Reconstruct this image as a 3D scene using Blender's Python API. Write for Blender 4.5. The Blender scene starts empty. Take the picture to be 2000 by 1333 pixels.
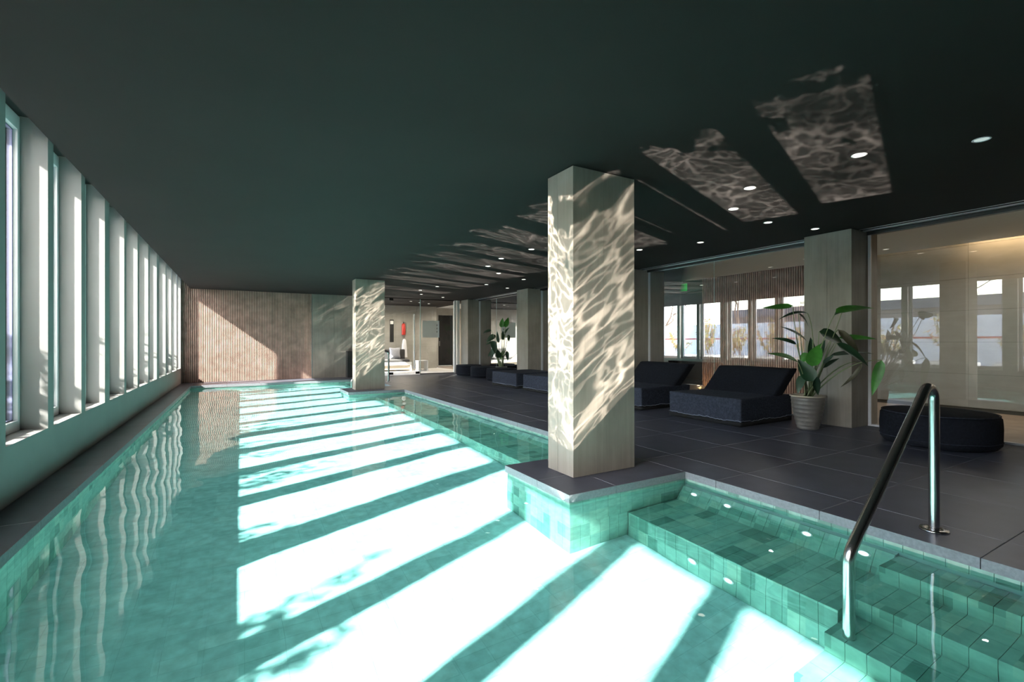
import bpy, math, random
import numpy as np
from mathutils import Vector, Matrix
random.seed(7)
S = bpy.context.scene
COL = S.collection

# ---------------------------------------------------------------- camera
F_PX = 921.63
yaw, pitch, roll = math.radians(29.926), math.radians(0.025268), math.radians(-0.0585)
fw = Vector((math.sin(yaw)*math.cos(pitch), math.cos(yaw)*math.cos(pitch), math.sin(pitch)))
r0 = Vector((math.cos(yaw), -math.sin(yaw), 0)); u0 = r0.cross(fw)
rr = r0*math.cos(roll)+u0*math.sin(roll); uu = -r0*math.sin(roll)+u0*math.cos(roll)
cd = bpy.data.cameras.new('camera'); cam = bpy.data.objects.new('camera', cd); COL.objects.link(cam)
cd.sensor_width = 36; cd.lens = 36*F_PX/2000; cd.clip_start = 0.05; cd.clip_end = 400
cam.matrix_world = Matrix(((rr.x, uu.x, -fw.x, 0), (rr.y, uu.y, -fw.y, 0), (rr.z, uu.z, -fw.z, 1.183), (0, 0, 0, 1)))
S.camera = cam

# ---------------------------------------------------------------- view, sky, sun
S.view_settings.view_transform = 'Standard'; S.view_settings.look = 'None'
S.view_settings.gamma = 1.0; S.view_settings.use_curve_mapping = False
S.view_settings.exposure = 0.33
cy = S.cycles
cy.max_bounces = 9; cy.diffuse_bounces = 4; cy.glossy_bounces = 4; cy.transmission_bounces = 6
cy.transparent_max_bounces = 16; cy.use_denoising = True
cy.sample_clamp_indirect = 6.0; cy.blur_glossy = 1.0
W = bpy.data.worlds.new('sky'); S.world = W; W.use_nodes = True
wn = W.node_tree; bg = wn.nodes['Background']
SKY = wn.nodes.new('ShaderNodeTexSky'); SKY.sky_type = 'NISHITA'; SKY.sun_disc = False
SKY.sun_elevation = math.radians(36); SKY.sun_rotation = math.radians(250); SKY.air_density = 1.0; SKY.dust_density = 1.5
wn.links.new(SKY.outputs[0], bg.inputs[0]); bg.inputs[1].default_value = 1.7
SUN_DIR = Vector((1, .35, -.776)).normalized()
sl = bpy.data.lights.new('sun', 'SUN'); sl.energy = 42.0; sl.angle = math.radians(.9); sl.color = (1, .93, .84)
sl.cycles.is_caustics_light = True
so = bpy.data.objects.new('sun', sl); COL.objects.link(so); so.rotation_euler = SUN_DIR.to_track_quat('-Z', 'Y').to_euler()
so.location = (-20, -6, 16)

# dimensions -------------------------------------------------------------
XW = -1.458       # inner face of the window wall
H = 2.706         # ceiling
ZW = -.085        # water
ZF = -.98         # pool floor
XL, XR = -1.141, 3.488   # pool edges
Y0, Y1 = .30, 15.10      # pool ends
YB = 16.326       # back wall
XG = 7.62         # glass facade
XC = 10.66        # corridor wall
YE = 21.5
YN = -5.0         # wall behind the camera

# ================================================================ materials
def new_mat(name):
    m = bpy.data.materials.new(name); m.use_nodes = True
    nt = m.node_tree; return m, nt, nt.nodes['Principled BSDF']
def N(nt, t, **k):
    n = nt.nodes.new(t)
    for a, v in k.items():
        if a.startswith('i_'): n.inputs[a[2:].replace('_', ' ')].default_value = v
        else: setattr(n, a, v)
    return n
def ramp(nt, src, stops):
    r = nt.nodes.new('ShaderNodeValToRGB'); nt.links.new(src, r.inputs[0])
    e = r.color_ramp.elements
    while len(e) < len(stops): e.new(.5)
    for el, (p, c) in zip(e, stops): el.position = p; el.color = (*c, 1)
    return r.outputs[0]
def coords(nt, scale=(1, 1, 1), kind='pos'):
    g = nt.nodes.new('ShaderNodeNewGeometry') if kind == 'pos' else nt.nodes.new('ShaderNodeTexCoord')
    mp = nt.nodes.new('ShaderNodeMapping'); mp.inputs['Scale'].default_value = scale
    nt.links.new(g.outputs['Position'] if kind == 'pos' else g.outputs['Object'], mp.inputs[0])
    return mp.outputs[0]
def bump(nt, bs, h, strength, dist=.01):
    b = N(nt, 'ShaderNodeBump'); b.inputs['Strength'].default_value = strength; b.inputs['Distance'].default_value = dist
    nt.links.new(h, b.inputs['Height']); nt.links.new(b.outputs[0], bs.inputs['Normal'])
def plain(name, c, rough=.6, metal=0., noise=0., scale=8., spec=.5, bmp=0.):
    m, nt, b = new_mat(name)
    b.inputs['Base Color'].default_value = (*c, 1); b.inputs['Roughness'].default_value = rough
    b.inputs['Metallic'].default_value = metal; b.inputs['Specular IOR Level'].default_value = spec
    if noise or bmp:
        n = N(nt, 'ShaderNodeTexNoise'); n.inputs['Scale'].default_value = scale; n.inputs['Detail'].default_value = 6
        nt.links.new(coords(nt), n.inputs['Vector'])
        if noise:
            lo = tuple(x*(1-noise) for x in c); hi = tuple(min(1, x*(1+noise)) for x in c)
            nt.links.new(ramp(nt, n.outputs[0], [(.3, lo), (.7, hi)]), b.inputs['Base Color'])
        if bmp: bump(nt, b, n.outputs[0], bmp)
    return m

def stone_mat(name, a, b_, rough=.7, horizontal=False):
    m, nt, b = new_mat(name); b.inputs['Roughness'].default_value = rough; b.inputs['Specular IOR Level'].default_value = .3
    sc = (1.0, 1.0, 5) if horizontal else (16, 16, .9)
    n1 = N(nt, 'ShaderNodeTexNoise'); n1.inputs['Scale'].default_value = 1.3; n1.inputs['Detail'].default_value = 8; n1.inputs['Roughness'].default_value = .62
    n1.inputs['Distortion'].default_value = .5
    nt.links.new(coords(nt, sc), n1.inputs['Vector'])
    n2 = N(nt, 'ShaderNodeTexNoise'); n2.inputs['Scale'].default_value = 2.2; n2.inputs['Detail'].default_value = 5
    nt.links.new(coords(nt), n2.inputs['Vector'])
    mx = N(nt, 'ShaderNodeMix', data_type='FLOAT'); mx.inputs[0].default_value = .58
    nt.links.new(n1.outputs[0], mx.inputs[2]); nt.links.new(n2.outputs[0], mx.inputs[3])
    nt.links.new(ramp(nt, mx.outputs[0], [(.25, a), (.75, b_)]), b.inputs['Base Color'])
    bump(nt, b, n1.outputs[0], .15, .006)
    return m

M = {}
M['stone'] = stone_mat('column stone', (.175, .152, .128), (.33, .30, .255))
M['stone_wall'] = stone_mat('wall stone', (.14, .125, .108), (.28, .26, .225), horizontal=False)
M['stone_pale'] = stone_mat('pale corridor stone', (.26, .25, .22), (.40, .385, .35), horizontal=True)
M['joint'] = plain('dark joint', (.10, .095, .08), .9)
M['ceiling'] = plain('charcoal ceiling paint', (.0165, .0142, .0132), .85, noise=.1, scale=1.2, spec=.25)
M['ceiling_void'] = plain('dark ceiling void', (.02, .02, .02), .9)
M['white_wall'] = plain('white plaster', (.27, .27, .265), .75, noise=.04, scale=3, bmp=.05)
M['soffit'] = plain('corridor soffit paint', (.62, .63, .60), .8)
M['frame_white'] = plain('white window frame', (.72, .74, .76), .35)
M['gasket'] = plain('blue grey gasket', (.16, .17, .27), .4)
M['frame_dark'] = plain('dark metal', (.02, .02, .02), .4)
M['alu'] = plain('brushed aluminium', (.62, .63, .64), .3, metal=1.)
M['alu_satin'] = plain('satin aluminium profile', (.55, .57, .60), .35, metal=.2)
M['steel'] = plain('polished stainless steel', (.66, .65, .63), .22, metal=1., bmp=.02, scale=30)
M['wood_slat'] = plain('brown oak slat', (.42, .275, .225), .55, noise=.25, scale=5)
M['wood_back'] = plain('dark slat backing', (.075, .05, .042), .8)
M['wood_floor'] = plain('oak corridor floor', (.30, .245, .195), .45, noise=.2, scale=4)
M['black'] = plain('black opening', (.004, .004, .004), .8)
M['fabric'] = plain('black outdoor fabric', (.010, .0115, .016), .9, noise=.35, scale=40, spec=.15, bmp=.3)
M['fabric_grey'] = plain('charcoal outdoor fabric', (.034, .040, .056), .9, noise=.35, scale=40, spec=.15, bmp=.3)
M['hem'] = plain('frayed pale hem', (.25, .27, .32), .9)
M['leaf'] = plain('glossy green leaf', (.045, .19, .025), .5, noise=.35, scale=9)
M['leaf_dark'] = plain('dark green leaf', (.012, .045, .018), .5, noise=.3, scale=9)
M['leaf_brown'] = plain('browning leaf', (.07, .065, .035), .5, noise=.3, scale=9)
M['stem'] = plain('plant stem', (.16, .20, .09), .5)
M['soil'] = plain('potting soil', (.03, .022, .016), .95, noise=.4, scale=60)
M['pot'] = plain('ribbed glazed clay', (.125, .115, .10), .35, noise=.18, scale=12)
M['pot_rim'] = plain('pale clay rim', (.38, .33, .25), .45)
M['white'] = plain('white lacquer', (.8, .8, .78), .4)
M['cushion'] = plain('light grey cushion cloth', (.42, .43, .47), .9, noise=.1, scale=50)
M['beige'] = plain('beige upholstery', (.42, .37, .29), .9, noise=.1, scale=50)
M['grey_cloth'] = plain('dark grey mattress cloth', (.07, .07, .07), .9)
M['red'] = plain('red paint', (.45, .03, .02), .35)
M['robe'] = plain('white towelling', (.75, .75, .78), .95)
M['concrete'] = plain('pale concrete', (.74, .74, .73), .85, noise=.1, scale=3)
M['terrace'] = plain('light terrace paving', (.50, .48, .45), .85, noise=.12, scale=2)
M['brown_wall'] = plain('brown rendered wall', (.16, .13, .12), .9, noise=.2, scale=.5)
M['roof'] = plain('grey roof', (.12, .12, .13), .8)
M['bark'] = plain('bare bark', (.16, .11, .08), .9, noise=.3, scale=5)
M['shrub'] = plain('olive shrub leaf', (.42, .40, .13), .6, noise=.6, scale=3)
M['shrub_red'] = plain('reddish shrub leaf', (.52, .30, .18), .6, noise=.6, scale=3)
M['groove'] = plain('tile grout', (.30, .44, .41), .8)

def tile_mat(name, c1, c2, c3, rough=.5, snap=None, edge=False):
    """tiles whose colour varies piece by piece"""
    m, nt, b = new_mat(name)
    if snap:
        g = N(nt, 'ShaderNodeNewGeometry'); vm = N(nt, 'ShaderNodeVectorMath', operation='SNAP')
        vm.inputs[1].default_value = snap
        ad = N(nt, 'ShaderNodeVectorMath', operation='ADD'); ad.inputs[1].default_value = (50.003, 50.003, 49.997)
        nt.links.new(g.outputs['Position'], ad.inputs[0]); nt.links.new(ad.outputs[0], vm.inputs[0])
        w = N(nt, 'ShaderNodeTexWhiteNoise'); nt.links.new(vm.outputs[0], w.inputs['Vector']); src = w.outputs['Value']
    else:
        oi = N(nt, 'ShaderNodeObjectInfo'); src = oi.outputs['Random']
    col = ramp(nt, src, [(0, c1), (.12, c1), (.3, c2), (.75, c2), (1, c3)])
    n = N(nt, 'ShaderNodeTexNoise'); n.inputs['Scale'].default_value = 14 if snap else 5; n.inputs['Detail'].default_value = 7
    nt.links.new(coords(nt), n.inputs['Vector'])
    mm = N(nt, 'ShaderNodeMix', data_type='RGBA', blend_type='MULTIPLY'); mm.inputs[0].default_value = .55
    nt.links.new(col, mm.inputs[6]); nt.links.new(ramp(nt, n.outputs[0], [(.3, (.62, .62, .62)), (.7, (1.15, 1.15, 1.15))]), mm.inputs[7])
    nt.links.new(mm.outputs[2], b.inputs['Base Color'])
    b.inputs['Roughness'].default_value = rough; b.inputs['Specular IOR Level'].default_value = .4
    return m
M['deck'] = tile_mat('dark slate deck tile', (.060, .063, .084), (.072, .075, .098), (.084, .087, .112), rough=.38)
M['edge'] = plain('honed tile edge', (.20, .21, .23), .45, noise=.15, scale=60)
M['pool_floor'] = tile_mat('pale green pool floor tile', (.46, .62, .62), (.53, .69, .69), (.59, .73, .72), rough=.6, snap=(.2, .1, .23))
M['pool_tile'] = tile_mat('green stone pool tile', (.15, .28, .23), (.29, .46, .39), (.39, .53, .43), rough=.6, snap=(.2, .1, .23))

def water_mat():
    m = bpy.data.materials.new('pool water surface'); m.use_nodes = True; nt = m.node_tree; nt.nodes.clear()
    out = nt.nodes.new('ShaderNodeOutputMaterial')
    g = nt.nodes.new('ShaderNodeBsdfPrincipled'); g.inputs['IOR'].default_value = 1.333; g.inputs['Roughness'].default_value = 0
    g.inputs['Transmission Weight'].default_value = 1; g.inputs['Base Color'].default_value = (.45, .91, .92, 1)
    nt.links.new(g.outputs[0], out.inputs[0]); return m
M['water'] = water_mat()
def glass_mat(name, tint, gain):
    m = bpy.data.materials.new(name); m.use_nodes = True; nt = m.node_tree; nt.nodes.clear()
    out = nt.nodes.new('ShaderNodeOutputMaterial')
    tr = nt.nodes.new('ShaderNodeBsdfTransparent'); tr.inputs[0].default_value = (*tint, 1)
    gl = nt.nodes.new('ShaderNodeBsdfGlossy'); gl.inputs['Roughness'].default_value = 0
    fr = nt.nodes.new('ShaderNodeFresnel'); fr.inputs['IOR'].default_value = 1.5
    mu = nt.nodes.new('ShaderNodeMath'); mu.operation = 'MULTIPLY'; mu.use_clamp = True; mu.inputs[1].default_value = gain
    mx = nt.nodes.new('ShaderNodeMixShader')
    nt.links.new(fr.outputs[0], mu.inputs[0]); nt.links.new(mu.outputs[0], mx.inputs[0])
    nt.links.new(tr.outputs[0], mx.inputs[1]); nt.links.new(gl.outputs[0], mx.inputs[2]); nt.links.new(mx.outputs[0], out.inputs[0])
    return m
M['glass'] = glass_mat('clear partition glass', (.90, .93, .92), 3.3)
M['pane'] = glass_mat('window glass', (.96, .98, .98), 1.0)
M['glass_edge'] = plain('green glass edge', (.45, .62, .58), .3)
M['frosted'] = plain('frosted film', (.8, .77, .72), .7)
def emit(name, c, s):
    m = bpy.data.materials.new(name); m.use_nodes = True; nt = m.node_tree; nt.nodes.clear()
    o = nt.nodes.new('ShaderNodeOutputMaterial'); e = nt.nodes.new('ShaderNodeEmission')
    e.inputs[0].default_value = (*c, 1); e.inputs[1].default_value = s; nt.links.new(e.outputs[0], o.inputs[0]); return m
M['lamp'] = emit('lit downlight lens', (1, .93, .8), 5)
M['lamp_dim'] = emit('dim downlight lens', (.80, 1, .95), .5)
M['pool_lamp'] = emit('underwater lamp lens', (.95, 1, .95), 2.2)
M['exit'] = emit('green exit sign glow', (.0, .50, .06), 1.8)
M['exit_mark'] = emit('dark exit sign glyph', (.0, .06, .01), 1.0)
M['led'] = emit('cove led strip', (1, .62, .30), 12)

# ================================================================ mesh helpers
class MB:
    def __init__(s): s.v = []; s.f = []; s.mi = []; s.sm = []
    def add(s, vs, fs, mi=0, smooth=False):
        b = len(s.v); s.v += [tuple(p) for p in vs]
        for f in fs: s.f.append(tuple(b+i for i in f)); s.mi.append(mi); s.sm.append(smooth)
        return s
    def box(s, x0, x1, y0, y1, z0, z1, mi=0, side=None):
        vs = [(x, y, z) for x in (x0, x1) for y in (y0, y1) for z in (z0, z1)]
        fs = [(0, 1, 3, 2), (4, 6, 7, 5), (0, 4, 5, 1), (2, 3, 7, 6), (0, 2, 6, 4), (1, 5, 7, 3)]
        b = len(s.v); s.v += vs
        for k, f in enumerate(fs):
            s.f.append(tuple(b+i for i in f)); s.mi.append(side if (side is not None and k < 4) else mi); s.sm.append(False)
        return s
    def chamfer_box(s, x0, x1, y0, y1, z0, z1, c, mi=0, side=None):
        """box with a small chamfer round its top face"""
        lv = [(z0, 0), (z1-c, 0), (z1, c)]
        vs = []
        for z, k in lv: vs += [(x0+k, y0+k, z), (x1-k, y0+k, z), (x1-k, y1-k, z), (x0+k, y1-k, z)]
        sd = mi if side is None else side
        b = len(s.v); s.v += vs
        for L, m_ in ((0, sd), (4, sd)):
            for i in range(4):
                j = (i+1) % 4; s.f.append((b+L+i, b+L+j, b+L+4+j, b+L+4+i)); s.mi.append(m_); s.sm.append(False)
        s.f.append((b+8, b+9, b+10, b+11)); s.mi.append(mi); s.sm.append(False)
        s.f.append((b+3, b+2, b+1, b)); s.mi.append(mi); s.sm.append(False)
        return s
    def tube(s, pts, r, n=10, mi=0, cap=True):
        pts = [Vector(p) for p in pts]; rs = r if isinstance(r, (list, tuple)) else [r]*len(pts)
        t0 = (pts[1]-pts[0]).normalized(); a = t0.orthogonal().normalized()
        rings = []
        for i, p in enumerate(pts):
            t = (pts[min(i+1, len(pts)-1)]-pts[max(i-1, 0)]).normalized()
            a = (a-t*a.dot(t))
            a = a.normalized() if a.length > 1e-6 else t.orthogonal().normalized()
            b = t.cross(a)
            rings.append([p+(a*math.cos(2*math.pi*k/n)+b*math.sin(2*math.pi*k/n))*rs[i] for k in range(n)])
        vs = [v for R in rings for v in R]; fs = []
        for i in range(len(pts)-1):
            for k in range(n): fs.append((i*n+k, i*n+(k+1) % n, (i+1)*n+(k+1) % n, (i+1)*n+k))
        s.add(vs, fs, mi, True)
        if cap: s.add(rings[0], [tuple(reversed(range(n)))], mi); s.add(rings[-1], [tuple(range(n))], mi)
        return s
    def lathe(s, prof, cx, cy_, n=32, mi=0, smooth=True):
        vs = []; fs = []
        for r, z in prof: vs += [(cx+r*math.cos(2*math.pi*k/n), cy_+r*math.sin(2*math.pi*k/n), z) for k in range(n)]
        for i in range(len(prof)-1):
            for k in range(n): fs.append((i*n+k, i*n+(k+1) % n, (i+1)*n+(k+1) % n, (i+1)*n+k))
        return s.add(vs, fs, mi, smooth)
    def build(s, name, mats, parent=None, bevel=0):
        me = bpy.data.meshes.new(name); me.from_pydata(s.v, [], s.f)
        for m in (mats if isinstance(mats, (list, tuple)) else [mats]): me.materials.append(m)
        me.polygons.foreach_set('material_index', s.mi); me.polygons.foreach_set('use_smooth', s.sm); me.update()
        o = bpy.data.objects.new(name, me); COL.objects.link(o)
        if parent is not None: o.parent = parent
        if bevel:
            b = o.modifiers.new('bevel', 'BEVEL'); b.width = bevel; b.segments = 2; b.limit_method = 'ANGLE'
        return o
def tag(o, label=None, cat=None, group=None, kind=None):
    for k, v in (('label', label), ('category', cat), ('group', group), ('kind', kind)):
        if v: o[k] = v
    return o
def empty(name, loc=(0, 0, 0), **k):
    o = bpy.data.objects.new(name, None); COL.objects.link(o); o.location = loc; o.empty_display_size = .1
    return tag(o, **k)
def rebase(mb, org):
    mb.v = [(x-org[0], y-org[1], z-org[2]) for x, y, z in mb.v]; return mb
def struct(name, mb, mats, parent=None, bevel=0):
    o = mb.build(name, mats, parent, bevel)
    if parent is None: o['kind'] = 'structure'
    return o
def receive(o): o.cycles.is_caustics_receiver = True; return o

# ================================================================ room shell
# floor slab under the deck tiles (with the pool left out)
fl = MB()
fl.box(XR+.06, XG+.14, YN, YB, -.30, -.022)
fl.box(XW, XR+.06, YN, Y0-.06, -.30, -.022)
fl.box(XW, XL-.06, Y0-.06, Y1+.06, -.30, -.022)
fl.box(XW, XR+.06, Y1+.06, YB, -.30, -.022)
floor = struct('floor', fl, M['joint'])
ISL = [(2.183, 2.916, 3.934), (2.165, 11.36, 12.47)]       # x0, y0, y1 of the two column plinths
def deck_tile(x0, x1, y0, y1, z0=-.022, z1=0.):
    g = .0022
    # edges that face the pool show the honed side of the slab
    o = MB().chamfer_box(-(x1-x0)/2+g, (x1-x0)/2-g, -(y1-y0)/2+g, (y1-y0)/2-g, z0, z1, .0015, 0, 1).build('tile', [M['deck'], M['edge']], floor)
    o.location = ((x0+x1)/2, (y0+y1)/2, 0)
    return o
P = .825
ys = [2.605+P*k for k in range(-9, 18)]
def cuts(a, b, ser):
    c = [a]+[v for v in ser if a+.06 < v < b-.06]+[b]
    return list(zip(c[:-1], c[1:]))
xr = [3.905, 4.73, 5.555, 6.38, 7.205]
for (a, b) in cuts(XR, XG+.03, xr):
    for (c, d) in cuts(YN, YB, ys):
        edge = a == XR and c < Y1
        deck_tile(a, b, c, d, -.062 if edge else -.022)
for (a, b) in cuts(XW, XR, [XL, -.32, .505, 1.33, 2.155]):
    for (c, d) in cuts(Y1, YB, [15.75]):
        deck_tile(a, b, c, d, -.062 if c == Y1 else -.022)
    for (c, d) in cuts(-1.7, Y0, [-.87]):
        deck_tile(a, b, c, d, -.062 if d == Y0 else -.022)
for (c, d) in cuts(Y0, Y1, ys): deck_tile(XW, XL, c, d, -.062)
for (x0, y0, y1) in ISL:
    for (a, b) in cuts(x0, XR, [2.66]):
        for (c, d) in cuts(y0, y1, [y0+.455 if y0 < 5 else y0+.5]): deck_tile(a, b, c, d, -.062)

# ceiling (stops short of the window wall, dark void above)
cl = MB(); cl.box(-1.248, XG+.12, YN, YB, H, H+.12)
ceil = struct('ceiling', cl, M['ceiling'])
struct('ceiling', MB().box(-2.1, XC+.2, YN-.2, YB+.2, 3.35, 3.5).box(2.7, XC+.2, YB+.2, YE+.2, 3.35, 3.5).box(2.6, 2.7, YB+.2, YE+.2, H, 3.5), M['ceiling_void'])
# ---- window wall
OPEN = [(-.45, .35), (.49, 1.29), (1.43, 2.29), (2.43, 3.42),
        (3.68, 4.59), (4.74, 5.60), (5.745, 6.60), (6.745, 7.60), (7.84, 8.73), (8.87, 9.75), (9.89, 10.78), (10.92, 11.80),
        (12.10, 13.09), (13.23, 14.10), (14.24, 15.21), (15.35, 16.18)]
SILL, HEAD = .415, 3.114
XO = -1.80
ww = MB()
ww.box(XO, XW, YN, YB+.2, -.3, SILL); pass
edges = [YN]+[v for o in OPEN for v in o]+[YB+.2]
for a, b in zip(edges[::2], edges[1::2]): ww.box(XO, XW, a, b, SILL, HEAD)
wall_left = struct('wall_left', ww, M['white_wall'])
MB().box(XO, XW, YN, YB+.2, HEAD, 3.36).build('dark_head', M['ceiling_void'], wall_left)
struct('trim_1', MB().box(-2.12, XO, YN, YB+6, 3.185, 3.5), M['concrete'])       # eaves lintel outside
def window(i, y0, y1):
    w = struct('window_%d' % i, MB().box(XO, XW, y0+.001, y1-.001, SILL-.001, SILL+.012), M['white_wall'])   # sill board
    fwid = .044; xa, xb = -1.705, -1.634
    f = MB()
    f.box(xa, xb, y0, y0+fwid, SILL+.012, HEAD-.01); f.box(xa, xb, y1-fwid, y1, SILL+.012, HEAD-.01)
    f.box(xa, xb, y0+fwid, y1-fwid, SILL+.012, SILL+.10); f.box(xa, xb, y0+fwid, y1-fwid, HEAD-.13, HEAD-.01)
    f.build('window_frame', M['frame_white'], w, .004)
    g = MB(); q = .010
    za, zb, ya, yb = SILL+.10, HEAD-.13, y0+fwid, y1-fwid
    g.box(-1.680, -1.666, ya, ya+q, za, zb); g.box(-1.680, -1.666, yb-q, yb, za, zb)
    g.box(-1.680, -1.666, ya+q, yb-q, za, za+q); g.box(-1.680, -1.666, ya+q, yb-q, zb-q, zb)
    g.build('gasket', M['gasket'], w)
    MB().box(-1.676, -1.670, ya+.004, yb-.004, za+.004, zb-.004).build('pane', M['pane'], w)
for i, (a, b) in enumerate(OPEN): window(i+1, a, b)

# ---- back wall: slatted wood, then stone
bw = MB(); bw.box(XW, 1.985, YB+.05, YB+.2, -.3, H+.1); bw.box(1.985, 3.95, YB, YB+.2, -.3, H+.1)
bw.box(XW, -1.248, YB+.05, YB+.2, H+.1, 3.36)
wall_back = struct('wall_back', bw, [M['wood_back']])
MB().box(1.985, 2.0, YB-.014, YB, 0, H).build('edge_trim', M['alu'], wall_back)
pit = .0447; ns = int((1.985-XW)/pit)
sl_ = MB()
for k in range(ns):
    x = XW+.008+k*pit
    sl_.chamfer_box(x, x+.027, YB-.0, YB+.05, 0.004, H if x > -1.25 else 3.1, .002)
tag(sl_.build('wood_slats', M['wood_slat'], wall_back), kind='stuff')
for (a, b) in ((2.0, 2.66), (2.66, 3.32), (3.32, 3.95)):
    MB().box(a+.002, b-.002, YB-.014, YB, .0, H).build('stone_panel', M['stone_wall'], wall_back)
# wall behind the camera and closing walls
struct('wall_front', MB().box(XW, XC, YN-.2, YN, -.3, 3.4), M['stone_wall'])

# ================================================================ pool basin
tk = .012
pb = MB()
pb.box(XL-.3, XR+.3, Y0-.3, Y1+.3, ZF-.2, ZF-tk)                                 # floor slab
pb.box(XL-.3, XL-.02-tk, Y0-.3, Y1+.3, ZF-tk, -.3); pb.box(XR+.012+tk, XR+.3, Y0-.3, Y1+.3, ZF-tk, -.3)
pb.box(XL-.02-tk, XR+.012, Y0-.3, Y0-.012-tk, ZF-tk, -.3); pb.box(XL-.02-tk, XR+.012, Y1+.012+tk, Y1+.3, ZF-tk, -.3)
pb.box(XL-.30, XL-.02-tk, Y0-.3, Y1+.3, -.3, -.0225); pb.box(XR+.012+tk, XR+.3, Y0-.3, Y1+.3, -.3, -.0625)
pb.box(XL-.02-tk, XR+.012, Y0-.3, Y0-.012-tk, -.3, -.0625); pb.box(XL-.02-tk, XR+.012, Y1+.012+tk, Y1+.3, -.3, -.0625)
BZ, BX = -.52, 2.79
segs = [(1.33, ISL[0][1]), (ISL[0][2], ISL[1][1]), (ISL[1][2], Y1)]
for a, b in segs: pb.box(BX+tk, XR+.012+tk, a+tk, b, ZF-tk, BZ-tk)
STEPS = [(3.25, XR+.012, -.23), (2.93, 3.25, -.45), (2.65, 2.93, -.65), (2.37, 2.65, -.82)]
for a, b, z in STEPS: pb.box(a+tk, b+tk, Y0, 1.33, ZF-tk, z-tk)
for (x0, y0, y1) in ISL: pb.box(x0+.02+tk, XR+.02, y0+.02+tk, y1-.02-tk, ZF-tk, -.0625)
basin = struct('pool_basin', pb, M['groove']); receive(basin)
count = [0]
def wall_tiles(mb_or_parts, plane, pos, a0, a1, z0, z1, nrm, tw=.1, th=.23):
    """tiles on a vertical face; plane 'x' or 'y'; nrm = side the tile sticks out"""
    n = max(1, round((a1-a0)/tw)); rows = max(1, round((z1-z0)/th)); g = .0012
    for i in range(n):
        for j in range(rows):
            u0 = a0+(a1-a0)*i/n+g; u1 = a0+(a1-a0)*(i+1)/n-g
            w0 = z0+(z1-z0)*j/rows+g; w1 = z0+(z1-z0)*(j+1)/rows-g
            p0, p1 = (pos-tk, pos) if nrm > 0 else (pos, pos+tk)
            if plane == 'x': args = (p0, p1, u0, u1, w0, w1)
            else: args = (u0, u1, p0, p1, w0, w1)
            if mb_or_parts == 'parts':
                receive(MB().box(*args).build('tile', M['pool_tile'], basin)); count[0] += 1
            else: mb_or_parts.box(*args)
def flat_tiles(mb_or_parts, x0, x1, y0, y1, z, tx=.2, ty=.1, g=.0012):
    nx = max(1, round((x1-x0)/tx)); ny = max(1, round((y1-y0)/ty))
    for i in range(nx):
        for j in range(ny):
            args = (x0+(x1-x0)*i/nx+g, x0+(x1-x0)*(i+1)/nx-g, y0+(y1-y0)*j/ny+g, y0+(y1-y0)*(j+1)/ny-g, z-tk, z)
            if mb_or_parts == 'parts':
                receive(MB().box(*args).build('tile', M['pool_tile'], basin)); count[0] += 1
            else: mb_or_parts.box(*args)
P_ = 'parts'; far = MB()
# near bench, its riser and the steps, tile by tile
flat_tiles(P_, BX, 3.37, 1.33, ISL[0][1], BZ)
wall_tiles(P_, 'x', BX, 1.33, ISL[0][1], ZF, BZ-.001, -1)
wall_tiles(P_, 'x', XR+.012, Y0, ISL[0][1], -.17, -.064, -1, th=.2)
for a, b, z in STEPS: flat_tiles(P_, a, b, .45, 1.33, z, .16)
prev = 0
tops = [s[2] for s in STEPS]
for k, (a, b, z) in enumerate(STEPS):
    wall_tiles(P_ if k < 2 else far, 'x', a, .45, 1.33, (tops+[ZF])[k+1], z-.001, -1)
    flat_tiles(far, a, b, Y0, .45, z, .16)
    wall_tiles(far, 'x', a, Y0, .45, (tops+[ZF])[k+1], z-.001, -1)
# sloping backrest tiles of the benches
def back_tiles(dst, a, b):
    n = round((b-a)/.1); g = .0012
    A = (3.372, BZ); B = (3.462, -.2)
    for i in range(n):
        for j in range(2):
            y0 = a+(b-a)*i/n+g; y1 = a+(b-a)*(i+1)/n-g
            t0, t1 = j/2+.004, (j+1)/2-.004
            q = lambda t, o: (A[0]+(B[0]-A[0])*t+o, A[1]+(B[1]-A[1])*t+o*.3)
            vs = []
            for t in (t0, t1):
                for o in (0, tk):
                    x, z = q(t, o); vs += [(x, y0, z), (x, y1, z)]
            fs = [(0, 1, 5, 4), (2, 6, 7, 3), (0, 4, 6, 2), (1, 3, 7, 5), (4, 5, 7, 6), (0, 2, 3, 1)]
            if dst == 'parts': receive(MB().add(vs, fs).build('tile', M['pool_tile'], basin)); count[0] += 1
            else: dst.add(vs, fs)
back_tiles(P_, 1.33, ISL[0][1]); 
for a, b in segs[1:]:
    back_tiles(far, a, b); flat_tiles(far, BX, 3.37, a, b, BZ); wall_tiles(far, 'x', BX, a, b, ZF, BZ-.001, -1)
    wall_tiles(far, 'x', XR+.012, a, b, -.17, -.064, -1, th=.2)
bk = MB()
for a, b in segs:
    bk.add([(3.388, a, BZ), (3.475, a, -.205), (XR+.03, a, -.19), (XR+.03, a, BZ), (3.388, b, BZ), (3.475, b, -.205), (XR+.03, b, -.19), (XR+.03, b, BZ)],
           [(0, 4, 5, 1), (1, 5, 6, 2), (0, 1, 2, 3), (4, 7, 6, 5)])
receive(bk.build('bench_back', M['groove'], basin))
wall_tiles(far, 'y', 1.33, BX, XR, -.65, BZ-.001, -1)
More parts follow.
